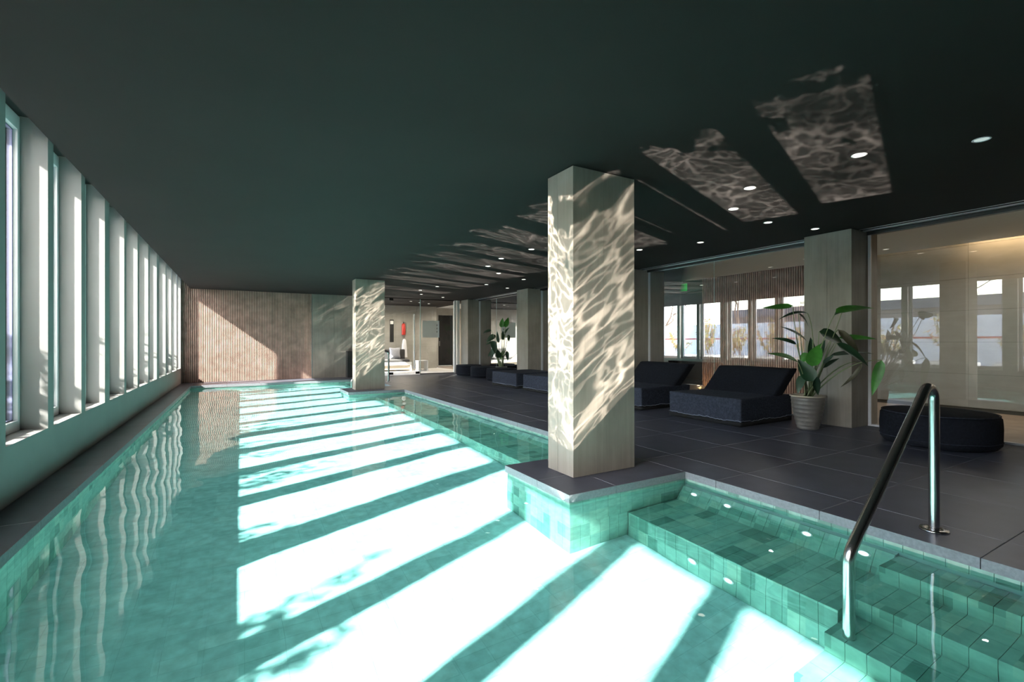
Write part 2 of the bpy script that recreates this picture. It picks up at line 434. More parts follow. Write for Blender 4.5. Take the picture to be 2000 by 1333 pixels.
# island sides
for k, (x0, y0, y1) in enumerate(ISL):
    wall_tiles(P_ if k == 0 else far, 'y', y0+.02, x0+.02, XR+.01, ZF if False else BZ, -.064, -1, tw=.13, th=.23)
    wall_tiles(far, 'y', y0+.02, x0+.02, XR+.01, ZF, BZ, -1)
    wall_tiles(far, 'x', x0+.02, y0+.02, y1-.02, ZF, -.064, -1)
    wall_tiles(far, 'y', y1-.02, x0+.02, XR+.01, ZF, -.064, 1)
# basin floor and outer walls
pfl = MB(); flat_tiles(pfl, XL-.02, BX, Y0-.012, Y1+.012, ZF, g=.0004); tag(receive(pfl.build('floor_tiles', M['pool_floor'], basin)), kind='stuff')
wall_tiles(far, 'x', XL-.02, Y0-.012, Y1+.012, ZF, -.064, 1)
wall_tiles(far, 'y', Y1+.012, XL-.02, XR+.01, ZF, -.064, -1); wall_tiles(far, 'y', Y0-.012, XL-.02, XR+.01, ZF, -.064, 1)
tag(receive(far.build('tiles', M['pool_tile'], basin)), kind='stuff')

# ---- water surface: a real rippled mesh
def water():
    dx = .034
    xs = np.arange(XL-.02, XR+.012+dx*.5, dx); xs[-1] = XR+.012
    yv = np.arange(Y0-.012, Y1+.012+dx*.5, dx); yv[-1] = Y1+.012
    X, Y = np.meshgrid(xs, yv); rng = np.random.RandomState(4)
    Z = np.zeros_like(X)
    for k in range(34):
        lam = rng.uniform(.22, 1.3); th = rng.uniform(0, 2*math.pi); ph = rng.uniform(0, 6.28)
        amp = .00042*lam**1.15*rng.uniform(.5, 1.2)
        Z += amp*np.sin((X*math.cos(th)+Y*math.sin(th))*2*math.pi/lam+ph)
    # rings where the inlets stir the surface
    for (cx, cy_, a, s) in ((-.15, 4.1, .0011, .22), (-.25, 14.3, .004, .55), (.35, 6.5, .0006, .25)):
        R = np.hypot(X-cx, Y-cy_); Z += a*np.sin(R*2*math.pi/.11)*np.exp(-(R/s)**2)
    Z += ZW
    ny, nx = X.shape
    vs = np.stack([X, Y, Z], -1).reshape(-1, 3)
    keep = np.ones((ny-1, nx-1), bool)
    xc = (X[:-1, :-1]+X[1:, 1:])/2; yc = (Y[:-1, :-1]+Y[1:, 1:])/2
    for (x0, y0, y1) in ISL: keep &= ~((xc > x0+.045) & (yc > y0+.045) & (yc < y1-.045))
    jj, ii = np.nonzero(keep); b = jj*nx+ii
    fs = np.stack([b, b+1, b+nx+1, b+nx], -1)
    me = bpy.data.meshes.new('pool_water'); me.vertices.add(len(vs)); me.vertices.foreach_set('co', vs.ravel())
    me.loops.add(fs.size); me.loops.foreach_set('vertex_index', fs.ravel().astype(np.int32))
    me.polygons.add(len(fs)); me.polygons.foreach_set('loop_start', np.arange(0, fs.size, 4, dtype=np.int32))
    me.polygons.foreach_set('use_smooth', np.ones(len(fs), bool)); me.update(calc_edges=True); me.validate()
    me.materials.append(M['water'])
    o = bpy.data.objects.new('pool_water', me); COL.objects.link(o); o.cycles.is_caustics_caster = True
    tag(o, 'clear turquoise pool water with gentle ripples and sun stripes', 'water', kind='stuff')
water()

# ---- added area lights stand in for sun reflected off the water, one per window
BEAM = Vector((1, .35, .776)).normalized()
hx = Vector((-.35, 1, 0)).normalized(); vx = BEAM.cross(hx); vx = -vx if vx.z < 0 else vx
GLINT = 8.2
def glint(i, a, b):
    k_far = 1.0 if a < 11.9 else .22
    y_lo, y_hi = a+.085, b-.085
    L = bpy.data.lights.new('glint_stand_in', 'AREA'); L.shape = 'RECTANGLE'; L.size = (y_hi-y_lo)*.938; L.size_y = 1.80
    L.energy = GLINT*k_far*(L.size*L.size_y); L.spread = math.radians(.7); L.color = (1, .92, .82)
    L.use_nodes = True; nt = L.node_tree; em = nt.nodes['Emission']
    g = N(nt, 'ShaderNodeNewGeometry')
    nz = N(nt, 'ShaderNodeTexNoise'); nz.inputs['Scale'].default_value = 2.6; nz.inputs['Detail'].default_value = 3
    nt.links.new(g.outputs['Position'], nz.inputs['Vector'])
    ma = N(nt, 'ShaderNodeVectorMath', operation='MULTIPLY_ADD'); ma.inputs[1].default_value = (.45, .45, .45)
    nt.links.new(nz.outputs['Color'], ma.inputs[0]); nt.links.new(g.outputs['Position'], ma.inputs[2])
    tot = None
    for sc, wgt, lo in ((3.5, 3.0, .065), (9.0, 1.9, .10)):  # web of caustic lines drawn into the lamp's emission
        mp = N(nt, 'ShaderNodeMapping'); mp.inputs['Scale'].default_value = (1, 1, 1.5)
        nt.links.new(ma.outputs[0], mp.inputs[0])
        v = N(nt, 'ShaderNodeTexVoronoi', feature='DISTANCE_TO_EDGE'); v.inputs['Scale'].default_value = sc
        nt.links.new(mp.outputs[0], v.inputs['Vector'])
        mr = N(nt, 'ShaderNodeMapRange', interpolation_type='SMOOTHSTEP')
        for q, val in ((1, 0), (2, lo), (3, wgt), (4, .0)): mr.inputs[q].default_value = val
        nt.links.new(v.outputs[0], mr.inputs[0])
        if tot is None: tot = mr.outputs[0]
        else:
            ad = N(nt, 'ShaderNodeMath', operation='ADD'); nt.links.new(tot, ad.inputs[0]); nt.links.new(mr.outputs[0], ad.inputs[1]); tot = ad.outputs[0]
    n2 = N(nt, 'ShaderNodeTexNoise'); n2.inputs['Scale'].default_value = 1.6; n2.inputs['Detail'].default_value = 2
    nt.links.new(g.outputs['Position'], n2.inputs['Vector'])
    m2 = N(nt, 'ShaderNodeMapRange'); 
    for q, val in ((1, .35), (2, .65), (3, .25), (4, 1.3)): m2.inputs[q].default_value = val
    nt.links.new(n2.outputs[0], m2.inputs[0])
    ad = N(nt, 'ShaderNodeMath', operation='ADD'); ad.inputs[1].default_value = .60; nt.links.new(tot, ad.inputs[0])
    mu = N(nt, 'ShaderNodeMath', operation='MULTIPLY'); nt.links.new(ad.outputs[0], mu.inputs[0]); nt.links.new(m2.outputs[0], mu.inputs[1])
    # noise in the emission imitates leafy shade at each beam's window end
    sp = N(nt, 'ShaderNodeSeparateXYZ'); nt.links.new(g.outputs['Position'], sp.inputs[0])
    n3 = N(nt, 'ShaderNodeTexNoise'); n3.inputs['Scale'].default_value = 4.5; n3.inputs['Detail'].default_value = 2
    nt.links.new(g.outputs['Position'], n3.inputs['Vector'])
    a3 = N(nt, 'ShaderNodeMath', operation='MULTIPLY_ADD'); a3.inputs[1].default_value = -2.2; nt.links.new(n3.outputs[0], a3.inputs[0]); nt.links.new(sp.outputs[2], a3.inputs[2])
    m3 = N(nt, 'ShaderNodeMapRange', interpolation_type='SMOOTHSTEP')
    for q, val in ((1, .10), (2, .22), (3, 1.0), (4, .0)): m3.inputs[q].default_value = val
    nt.links.new(a3.outputs[0], m3.inputs[0])
    mm = N(nt, 'ShaderNodeMath', operation='MULTIPLY'); nt.links.new(mu.outputs[0], mm.inputs[0]); nt.links.new(m3.outputs[0], mm.inputs[1])
    nt.links.new(mm.outputs[0], em.inputs['Strength'])
    o = bpy.data.objects.new('glint_stand_in', L); COL.objects.link(o)
    xc = .65; yc = (y_lo+y_hi)/2+.35*(xc+1.69)
    c = Vector((xc, yc, ZW))+BEAM*1.27
    R = Matrix((hx, vx, -BEAM)).transposed()
    if R.determinant() < 0: R = Matrix((-hx, vx, -BEAM)).transposed()
    o.matrix_world = Matrix.Translation(c) @ R.to_4x4()
for i, (a, b) in enumerate(OPEN): glint(i, a, b)

# ================================================================ columns and piers
def stone_column(name, x0, x1, y0, y1, splits_x, splits_y, label, cat, zb=0.):
    e = empty(name, (x0, y0, zb), label=label, cat=cat)
    c = .018; q = lambda mb: rebase(mb, (x0, y0, zb))
    q(MB().box(x0+c, x1-c, y0+c, y1-c, zb, H)).build('core', M['joint'], e)
    xs = [x0]+splits_x+[x1]; yy = [y0]+splits_y+[y1]
    for a, b in zip(xs[:-1], xs[1:]):
        for (u, v) in ((y0, y0+c), (y1-c, y1)):
            q(MB().box(a+(.001 if a > x0 else 0), b-(.001 if b < x1 else 0), u, v, zb+.004, H-.008)).build('stone_panel', M['stone'], e)
    for a, b in zip(yy[:-1], yy[1:]):
        for (u, v) in ((x0, x0+c), (x1-c, x1)):
            q(MB().box(u, v, a+(.0015 if a > y0 else c), b-(.0015 if b < y1 else c), zb+.004, H-.008)).build('stone_panel', M['stone'], e)
    return e
stone_column('stone_column', 2.486, 3.199, 3.261, 3.644, [2.83], [3.49], 'near thick square stone column streaked with water glints, standing on the pool plinth', 'column')
stone_column('stone_column', 2.417, 3.121, 11.785, 12.16, [2.75], [12.0], 'far square stone column rising beside the small pool handrail', 'column')
PIERS = [(3.232, 3.848), (7.33, 7.95), (11.50, 12.12), (15.62, 16.24)]
plab = ['stone clad pier behind the tall potted plant', 'stone clad pier mostly hidden behind the near column, beside the exit sign wall',
        'stone clad pier beside the distant leafy plant and the loungers', 'stone clad pier at the far end beside the glass entrance']
for (a, b), lb in zip(PIERS, plab): stone_column('stone_pier', 7.147, 7.87, a, b, [XG-.03], [(a+b)/2], lb, 'pier')

# ================================================================ glass facade towards the corridor
gaps = [(YN, PIERS[0][0]), (PIERS[0][1], PIERS[1][0]), (PIERS[1][1], PIERS[2][0]), (PIERS[2][1], PIERS[3][0])]
GTILT = {0: -1.4, 1: -.3, 2: 0, 3: 0}
joints = {0: [-2.3, .45], 1: [5.715], 2: [9.9], 3: [14.3]}
TILT = 0.0
wi = len(OPEN)
for gi, (a, b) in enumerate(gaps):
    wi += 1
    base = MB(); base.box(XG-.03, XG+.03, a, b, 0, .022); w = struct('window_%d' % wi, base, M['alu_satin'])
    MB().box(XG-.022, XG-.004, b-.035, b, .022, H-.05).build('side_channel', M['alu_satin'], w)
    MB().box(XG-.022, XG-.004, a, a+.02, .022, H-.05).build('side_channel', M['alu_satin'], w)
    MB().box(XG-.05, XG+.03, a, b, H-.05, H).build('head_channel', M['frame_dark'], w)
    MB().box(XG-.17, XG-.10, a, b, H-.012, H).build('ceiling_track', M['alu'], w)
    MB().box(XG-.27, XG-.262, a, b, H-.006, H).build('ceiling_track', M['alu'], w)
    cs = [a+.02]+joints[gi]+[b-.035]
    for k, (c, d) in enumerate(zip(cs[:-1], cs[1:])):
        tx = math.tan(math.radians(GTILT[gi]))*(d-c)/2
        MB().add([(XG-tx, c+.003, .022), (XG+tx, d-.003, .022), (XG+tx, d-.003, H-.05), (XG-tx, c+.003, H-.05)], [(0, 1, 2, 3)]).build('glass_pane', M['glass'], w)
        if k: MB().box(XG-.005, XG+.005, c-.003, c+.003, .022, H-.05).build('glass_joint', M['glass_edge'], w)

# ---- corridor
struct('floor_corridor', MB().box(XG+.12, XC, YN, YE, -.3, 0), M['wood_floor'])
struct('floor_lobby', MB().box(3.0, XG+.12, YB, YE, -.3, 0), M['terrace'])
for (a, b) in ((YN, YE),):
    struct('ceiling_corridor', MB().box(XG+.12, 10.36, a, b, 2.79, 3.2), M['soffit'])
    struct('ceiling_corridor', MB().box(10.36, XC+.2, a, b, 3.08, 3.2), M['soffit'])
struct('ceiling_lobby', MB().box(2.7, XG+.12, YB+.21, YE, H+.0, H+.12), M['ceiling'])
wc = MB(); wc.box(XC+.015, XC+.2, YN, 8.37, -.3, 3.2); wc.box(XC+.015, XC+.2, 9.06, YE, -.3, 3.2); wc.box(XC+.015, XC+.2, 8.37, 9.06, 2.5, 3.2)
wall_right = struct('wall_right', wc, M['joint'])
def panels(y0, y1, ny):
    for i in range(ny):
        a = y0+(y1-y0)*i/ny; b = y0+(y1-y0)*(i+1)/ny
        for z0, z1 in ((0.06, .62), (.62, 1.16), (1.16, 1.70), (1.70, 2.24), (2.24, 2.80), (2.80, 3.08)):
            MB().box(XC, XC+.015, a+.0015, b-.0015, z0+.002, z1-.002).build('stone_panel', M['stone_pale'], wall_right)
panels(-2.0, 4.75, 4); panels(9.06, 13.0, 2); panels(13.0, YE, 4)
cs_ = MB()
for k in range(int((8.37-4.76)/.052)):
    y = 4.77+k*.052; cs_.chamfer_box(XC-.03, XC+.015, y, y+.03, .0, 3.0, .002)
tag(cs_.build('wood_slats', M['wood_slat'], wall_right), kind='stuff')
dr = struct('door_1', MB().box(XC+.03, XC+.07, 8.39, 9.04, 0, 2.48), M['frame_dark'])
MB().box(XC+.012, XC+.03, 8.45, 8.47, .95, 1.2).build('door_handle', M['alu'], dr)

# far lobby behind the glass entrance
lb = struct('wall_lobby', MB().box(3.0, 7.52, 19.8, 20.0, -.3, H), M['joint'])
for k in range(5):
    a = 3.0+(4.52)*k/5; b = 3.0+4.52*(k+1)/5
    MB().box(a+.002, b-.002, 19.782, 19.8, .0, H).build('stone_panel', M['stone_pale'], lb)
MB().box(7.52, 7.535, 19.782, 20.0, 0, H).build('stone_panel', M['stone_pale'], lb)
ew = MB(); ew.box(6.5, 8.28, YE, YE+.2, -.3, 3.2); ew.box(9.05, XC+.2, YE, YE+.2, -.3, 3.2); ew.box(8.28, 9.05, YE, YE+.2, 2.45, 3.2)
struct('wall_end', ew, M['stone_pale'])
d2 = struct('door_2', MB().box(8.28, 9.05, YE+.1, YE+.14, 0, 2.45), M['black'])
MB().box(8.36, 8.38, YE+.07, YE+.1, .95, 1.2).build('door_handle', M['alu'], d2)

# glass entrance in the line of the back wall
GX0, GX1 = 3.95, 7.12
ge = struct('door_3', MB().box(5.60, 7.02, YB-.01, YB+.03, 0, .025), M['frame_dark'])
MB().box(6.90, 6.98, YB-.03, YB+.05, .0, H).build('door_frame', M['white'], ge)
MB().box(7.02, 7.12, YB-.03, YB+.05, .0, H).build('door_frame', M['white'], ge)
MB().box(5.60, 6.9, YB, YB+.03, H-.03, H).build('door_frame', M['frame_dark'], ge)
MB().add([(5.62, YB+.01, .025), (6.9, YB+.01, .025), (6.9, YB+.01, H-.03), (5.62, YB+.01, H-.03)], [(0, 1, 2, 3)]).build('glass_pane', M['glass'], ge)
MB().add([(4.0, YB+.01, .012), (5.59, YB+.01, .012), (5.59, YB+.01, H-.012), (4.0, YB+.01, H-.012)], [(0, 1, 2, 3)]).build('glass_pane', M['glass'], ge)
MB().box(5.592, 5.612, YB, YB+.02, .012, H-.012).build('glass_joint', M['glass_edge'], ge)
MB().tube([(5.36, YB-.06, .22), (5.36, YB-.06, 2.15)], .02, 12).build('door_handle', M['white'], ge)
for z in (.45, 1.9): MB().tube([(5.36, YB-.06, z), (5.36, YB+.01, z)], .01, 8).build('handle_standoff', M['alu'], ge)
for x, z in ((4.55, .03), (4.55, H-.09), (5.50, .03)): MB().box(x-.07, x+.07, YB-.01, YB+.03, z-.01, z+.07).build('patch_fitting', M['frame_dark'], ge)
MB().box(5.68, 6.30, YB-.002, YB+.003, 1.32, 1.93).build('frosted_panel', M['frosted'], ge)
MB().box(6.27, 6.31, YB-.03, YB+.012, 1.32, 1.93).build('panel_edge', M['frame_white'], ge)
for z in (1.50, 1.62, 1.74): MB().box(6.22, 6.24, YB-.004, YB-.002, z, z+.06).build('panel_mark', M['frame_dark'], ge)

# cove lighting of corridor: LED strips above the wall slot
def cove(y0, y1, e, x=10.48, z=2.98):
    L = bpy.data.lights.new('cove_light', 'AREA'); L.shape = 'RECTANGLE'; L.size = .08; L.size_y = y1-y0; L.energy = e*(y1-y0); L.color = (1, .66, .36)
    o = bpy.data.objects.new('cove_light', L); COL.objects.link(o); o.location = (x, (y0+y1)/2, z)
    o.rotation_euler = (0, math.radians(-8), 0)
cove(-3, 3.0, 7.5); cove(3.0, 4.4, .5); cove(9.6, 13.2, 3); cove(13.5, 21, 9)
for y in (4.45, 9.0): struct('cove_light_block', MB().box(10.30, XC+.01, y, y+.05, 2.80, 3.08), M['soffit'])  # unseen blocks added to stop cove light spilling along the slot
def pt(name, loc, e, c=(1, .85, .65), r=.05, spot=None):
    L = bpy.data.lights.new(name, 'SPOT' if spot else 'POINT'); L.energy = e; L.color = c; L.shadow_soft_size = r
    if spot: L.spot_size = math.radians(spot); L.spot_blend = .6
    o = bpy.data.objects.new(name, L); COL.objects.link(o); o.location = loc; return o

# ================================================================ recessed downlights
DL = [(4.851, 1.318, 1), (4.387, 1.927, 0), (4.389, 2.881, 0), (4.922, 3.432, 0), (5.867, 3.606, 0), (6.757, 3.495, 0), (6.145, 4.852, 0),
      (5.76, 5.749, 0), (4.344, 8.52, 0), (4.173, 6.601, 0), (4.154, 7.61, 0), (6.045, 9.918, 0), (5.011, 9.298, 0), (4.742, 12.398, 0),
      (4.637, 13.512, 0), (5.068, 14.669, 0), (6.068, 15.329, 0), (6.625, 11.771, 0), (5.717, 11.305, 0)]
DLAB = ['inside the right hand patch of water glints', 'inside the upper middle of the left patch of water glints', 'at the lower middle of the left patch of water glints',
        'just past the lower right corner of the left glint patch', 'nearest to the stone pier behind the potted plant', 'halfway between the near column and the stone pier',
        'close beside the right edge of the near column top', 'in the second row left of the near column', 'left of the near column and highest in the picture there',
        'left of the near column, second highest in the picture', 'closest to the left edge of the near column, lower row', 'left of the near column, third in the slanting row',
        'over the way to the glass entrance, fourth from its door', 'over the way to the glass entrance, third from its door', 'just before the glass entrance, left of the other two',
        'just before the glass entrance, right above the fixed pane', 'beside the distant pier with the leafy plant', 'above the distant poufs, left of the leafy plant']
for k, (x, y, dim) in enumerate(DL):
    e = empty('downlight', (x, y, H))
    if dim: tag(e, 'switched off round downlight nearest the upper right corner of the ceiling', 'downlight')
    else: tag(e, 'small round lit ceiling downlight '+DLAB[k-1], 'downlight', 'recessed downlights in the dark ceiling')
    t = MB(); t.lathe([(.052, 0), (.056, -.004), (.050, -.007), (.043, -.003), (.043, .0)], 0, 0, 24); t.build('trim_ring', M['frame_white'], e)
    MB().add([(.043*math.cos(a*math.pi/10), .043*math.sin(a*math.pi/10), -.0025) for a in range(20)], [tuple(reversed(range(20)))]).build('lens', M['lamp_dim' if dim else 'lamp'], e)
LD = [(6.1, 17.9), (6.6, 18.2), (5.6, 17.4)]
for x, y in LD:
    e = empty('downlight', (x, y, H), label='small warm downlight in the lobby ceiling behind the glass entrance', cat='downlight', group='downlights in the lobby ceiling')
    t = MB(); t.lathe([(.052, 0), (.056, -.004), (.050, -.007), (.043, -.003), (.043, .0)], 0, 0, 24); t.build('trim_ring', M['frame_white'], e)
    MB().add([(.043*math.cos(a*math.pi/10), .043*math.sin(a*math.pi/10), -.0025) for a in range(20)], [tuple(reversed(range(20)))]).build('lens', M['lamp'], e)
pt('lobby_fill', (5.6, 18.3, 2.69), 160, (1, .86, .68), .03, 170)  # added fill that brightens the lobby, apart from its downlights
pt('lobby_fill', (8.9, 18.8, 2.78), 420, (1, .88, .74), .03, 175)  # added fill that brightens the far corridor wall
for yy_ in (-.5, 2.5, 5.6, 8.2, 11.0, 14.0): pt('corridor_fill', (9.2, yy_, 2.78), 60, (1, .96, .91), .03, 165)  # added row of fill spots, brightens the whole corridor

# underwater lights: (x, y, z) set in bench back and riser
def pool_light(x, y, z, grp, label, tilt):
    e = empty('pool_light', (x, y, z), label=label, cat='pool light', group=grp)
    R = Matrix.Rotation(math.radians(-90+tilt), 4, 'Y')
    a = MB(); a.lathe([(.040, .0), (.040, .008), (.030, .010), (.028, .006)], 0, 0, 20)
    a.v = [tuple(R @ Vector(p)) for p in a.v]; a.build('bezel', M['white'], e)
    b = MB(); b.add([(.030*math.cos(k*math.pi/8), .030*math.sin(k*math.pi/8), .007) for k in range(16)], [tuple(range(16))])
    b.v = [tuple(R @ Vector(p)) for p in b.v]; b.build('lens', M['pool_lamp'], e)
for y, w_ in zip((2.772, 2.448, 1.829, 1.482), ('nearest the column plinth', 'second from the column plinth', 'third from the column plinth', 'just behind the handrail bend')):
    pool_light(3.43, y, -.31, 'pool lights in the bench back', 'small round white light in the underwater bench back, '+w_, 16)
for y, w_ in zip((2.271, 1.979), ('left', 'right')): pool_light(BX-.002, y, -.80, 'pool lights in the bench riser', w_+' one of two round lights low in the riser under the pool bench', 0)
for y, w_ in ((8.6, 'nearer'), (9.2, 'farther')): pool_light(BX-.002, y, -.72, 'pool lights between the columns', w_+' of two tiny pool lights in the bench riser between the columns', 0)

# ================================================================ handrails
def arc(p0, p1, p2, r, n=8):
    p0, p1, p2 = Vector(p0), Vector(p1), Vector(p2)
    a = (p0-p1).normalized(); b = (p2-p1).normalized(); ang = a.angle(b); d = r/math.tan(ang/2)
    c = p1+(a+b).normalized()*(r/math.sin(ang/2)); s = p1+a*d-c; t = p1+b*d-c
    tot = s.angle(t); ax = s.cross(t).normalized()
    return [c+Matrix.Rotation(tot*i/n, 3, ax) @ s for i in range(n+1)]
def handrail(y, label):
    e = empty('pool_handrail', (3.755, y, 0), label=label, cat='handrail')
    A, B, C, D = (3.755, y, .002), (3.755, y, 1.0), (2.71, y, .085), (2.71, y, ZF+.002)
    pts = [A]+arc(A, B, C, .085)+arc(B, C, D, .12)+[D]
    rebase(MB().tube(pts, .0275, 20), (3.755, y, 0)).build('rail', M['steel'], e)
    rebase(MB().lathe([(.0275, .0), (.028, .012), (.072, .010), (.075, .0), (.0275, 0)], 3.755, y, 28), (3.755, y, 0)).build('deck_flange', M['steel'], e)
    rebase(MB().lathe([(.0275, ZF+.0), (.028, ZF+.014), (.060, ZF+.012), (.062, ZF+.001)], 2.71, y, 28), (3.755, y, 0)).build('floor_flange', M['steel'], e)
handrail(1.24, 'stainless steel handrail by the near pool steps, bent down into the water')
handrail(13.75, 'small distant steel handrail dipping into the pool beside the far column')

# ================================================================ loungers, poufs
def soft(mb_obj, bev=.03, disp=.006, scale=.35, sub=3):
    b = mb_obj.modifiers.new('bevel', 'BEVEL'); b.width = bev; b.segments = 3; b.limit_method = 'ANGLE'
    for p in mb_obj.data.polygons: p.use_smooth = True
    return mb_obj
def cloth_box(x0, x1, y0, y1, z0, z1, nx, ny, nz, amp, seed, taper=None):
    """subdivided box with creased, slightly slumped cloth sides"""
    rng = random.Random(seed); from mathutils import noise as nz_
    vs = {}; out = MB(); idx = {}
    def vid(i, j, k):
        if (i, j, k) not in idx:
            x = x0+(x1-x0)*i/nx; y = y0+(y1-y0)*j/ny; z = z0+(z1-z0)*k/nz
            ox = -1 if i == 0 else (1 if i == nx else 0); oy = -1 if j == 0 else (1 if j == ny else 0); oz = 1 if k == nz else 0
            p = Vector((x*2.3+seed, y*2.3, z*3.1)); d = nz_.noise(p)*amp+nz_.noise(p*4)*amp*.35
            q = Vector((x+ox*d, y+oy*d, z+oz*d*.8))
            if taper: q = taper(q)
            idx[(i, j, k)] = len(out.v); out.v.append(tuple(q))
        return idx[(i, j, k)]
    def quad(a, b, c, d): out.f.append((a, b, c, d)); out.mi.append(0); out.sm.append(True)
    for i in range(nx):
        for j in range(ny):
            quad(vid(i, j, nz), vid(i+1, j, nz), vid(i+1, j+1, nz), vid(i, j+1, nz)); quad(vid(i, j, 0), vid(i, j+1, 0), vid(i+1, j+1, 0), vid(i+1, j, 0))
    for i in range(nx):
        for k in range(nz):
            quad(vid(i, 0, k), vid(i+1, 0, k), vid(i+1, 0, k+1), vid(i, 0, k+1)); quad(vid(i, ny, k), vid(i, ny, k+1), vid(i+1, ny, k+1), vid(i+1, ny, k))
    for j in range(ny):
        for k in range(nz):
            quad(vid(0, j, k), vid(0, j, k+1), vid(0, j+1, k+1), vid(0, j+1, k)); quad(vid(nx, j, k), vid(nx, j+1, k), vid(nx, j+1, k+1), vid(nx, j, k+1))
    return out
def rough_line(p, q, seed, amp=.006, step=.03):
    rng = random.Random(seed); p, q = Vector(p), Vector(q); n = max(2, int((q-p).length/step))
    return [p+(q-p)*i/n+Vector((0, 0, rng.uniform(-amp, amp)+.006*math.sin(i*.35+seed))) for i in range(n+1)]
def lounger(y0, y1, label, seed, back=True, x0=5.92, x1=7.14, grey=True):
    e = empty('daybed_lounger', (x0, y0, 0), label=label, cat='lounger'); o = (x0, y0, 0)
    zt = .385
    b = cloth_box(x0, x1, y0, y1, .002, .062, 6, 6, 1, .002, seed); rebase(b, o).build('plinth', M['black'], e)
    s = cloth_box(x0-.004, x1+.004, y0-.004, y1+.004, .06, zt, 18, 18, 6, .010, seed)
    soft(rebase(s, o).build('seat_cushion', M['fabric_grey' if grey else 'fabric'], e), .02)
    if back:
        def shear(q):      # lean the slab backwards
            t = (q.z-.30)/.47
            return Vector((q.x+t*.50, q.y, q.z))
        k = cloth_box(x0+.70, x0+.92, y0+.005, y1-.005, .30, .765, 4, 18, 8, .012, seed+3, shear)
        soft(rebase(k, o).build('backrest', M['fabric'], e), .03)
        sp = MB().box(x0+1.05, x0+1.16, y0+.06, y1-.06, .062, .50)
    hm = MB()
    for p, q in (((x0-.008, y0-.008, .075), (x0-.008, y1+.008, .075)), ((x0-.008, y0-.008, .075), (x1+.008, y0-.008, .075))):
        hm.tube(rough_line(p, q, seed), .0045, 5)
    rebase(hm, o).build('frayed_hem', M['hem'], e)
    return e
lounger(4.03, 5.255, 'nearest wide dark lounger with raised back, left of the potted plant', 1)
lounger(5.87, 7.09, 'dark lounger with raised back half hidden by the near column, left of the nearest one', 2)
lounger(8.53, 9.75, 'grey-blue lit lounger with raised back seen just left of the near column', 4)
lounger(10.08, 11.35, 'low flat dark lounger without back, in front of the distant pier', 5, back=False)
def pouf(x, y, r, h, label, seed):
    e = empty('round_pouf', (x, y, 0), label=label, cat='pouf')
    from mathutils import noise as nz_
    prof = [(.0, h+.012), (r*.5, h+.010), (r*.86, h), (r*.95, h-.012), (r*.995, h-.04), (r*1.0, h*.6), (r*.995, h*.35), (r*.99, .05), (r*.93, .012), (r*.5, .004), (0, .004)]
    P2 = []
    for (a, b) in zip(prof[:-1], prof[1:]):
        P2 += [a, ((a[0]+b[0])/2, (a[1]+b[1])/2)]
    P2.append(prof[-1])
    m = MB(); m.lathe(list(reversed(P2)), 0, 0, 56)
    m.v = [tuple(Vector(v)*(1+.018*nz_.noise(Vector(v)*5+Vector((seed, 0, 0))))) for v in m.v]
    m.build('cushion', M['fabric'], e)
    s = MB(); s.tube([(r*1.003*math.cos(k*math.pi/24), r*1.003*math.sin(k*math.pi/24), .085+.003*math.sin(k*1.3)) for k in range(49)], .004, 5); s.build('seam', M['fabric_grey'], e)
    s = MB(); s.tube([(r*.965*math.cos(k*math.pi/24), r*.965*math.sin(k*math.pi/24), h-.008) for k in range(49)], .006, 5); s.build('top_piping', M['fabric_grey'], e)
pouf(6.97, 2.27, .53, .372, 'large round dark pouf behind the near handrail, before the glass', 1)
pouf(6.95, 15.1, .46, .36, 'farthest round dark pouf beside the glass entrance', 2)
pouf(6.98, 13.95, .46, .36, 'middle of the three distant round dark poufs', 3)
pouf(6.80, 12.45, .46, .375, 'distant round dark pouf touching the low flat lounger', 4)

# ================================================================ plants
def leaf(mb, base, tip, width, sag=.0, nrm=None, fold=.25, n=10, mi=0, twist=0.):
    base, tip = Vector(base), Vector(tip); ax = tip-base; L = ax.length; t = ax/L
    nrm = Vector(nrm or (0, 0, 1)); s = t.cross(nrm)
    s = s.normalized() if s.length > 1e-4 else t.orthogonal().normalized()
    u = s.cross(t).normalized()
    vs = []; fs = []
    for i in range(n+1):
        q = i/n; w = width*.5*(math.sin(math.pi*min(1, q*1.02)**.62)**.8 if 0 < q < 1 else 0.0)
        c = base+t*(L*q)+u*(sag*4*q*(1-q)*L)
        up = u*(fold*w)
        vs += [c-s*w+up, c-s*w*.5+up*.35, c, c+s*w*.5+up*.35, c+s*w+up]
    for i in range(n):
        for k in range(4): a = i*5+k; fs.append((a, a+1, a+6, a+5))
    mb.add(vs, fs, mi, True)
def bez(p, c, q, n=10):
    p, c, q = Vector(p), Vector(c), Vector(q)
    return [p*(1-t)**2+c*2*t*(1-t)+q*t*t for t in [i/n for i in range(n+1)]]
def ray_pt(x, y, d):     # authoring aid: a point d metres deep along the photograph's sight line
    return Vector((0, 0, 1.183))+(fw+rr*((x-1000)/F_PX)-uu*((y-666.5)/F_PX))*d
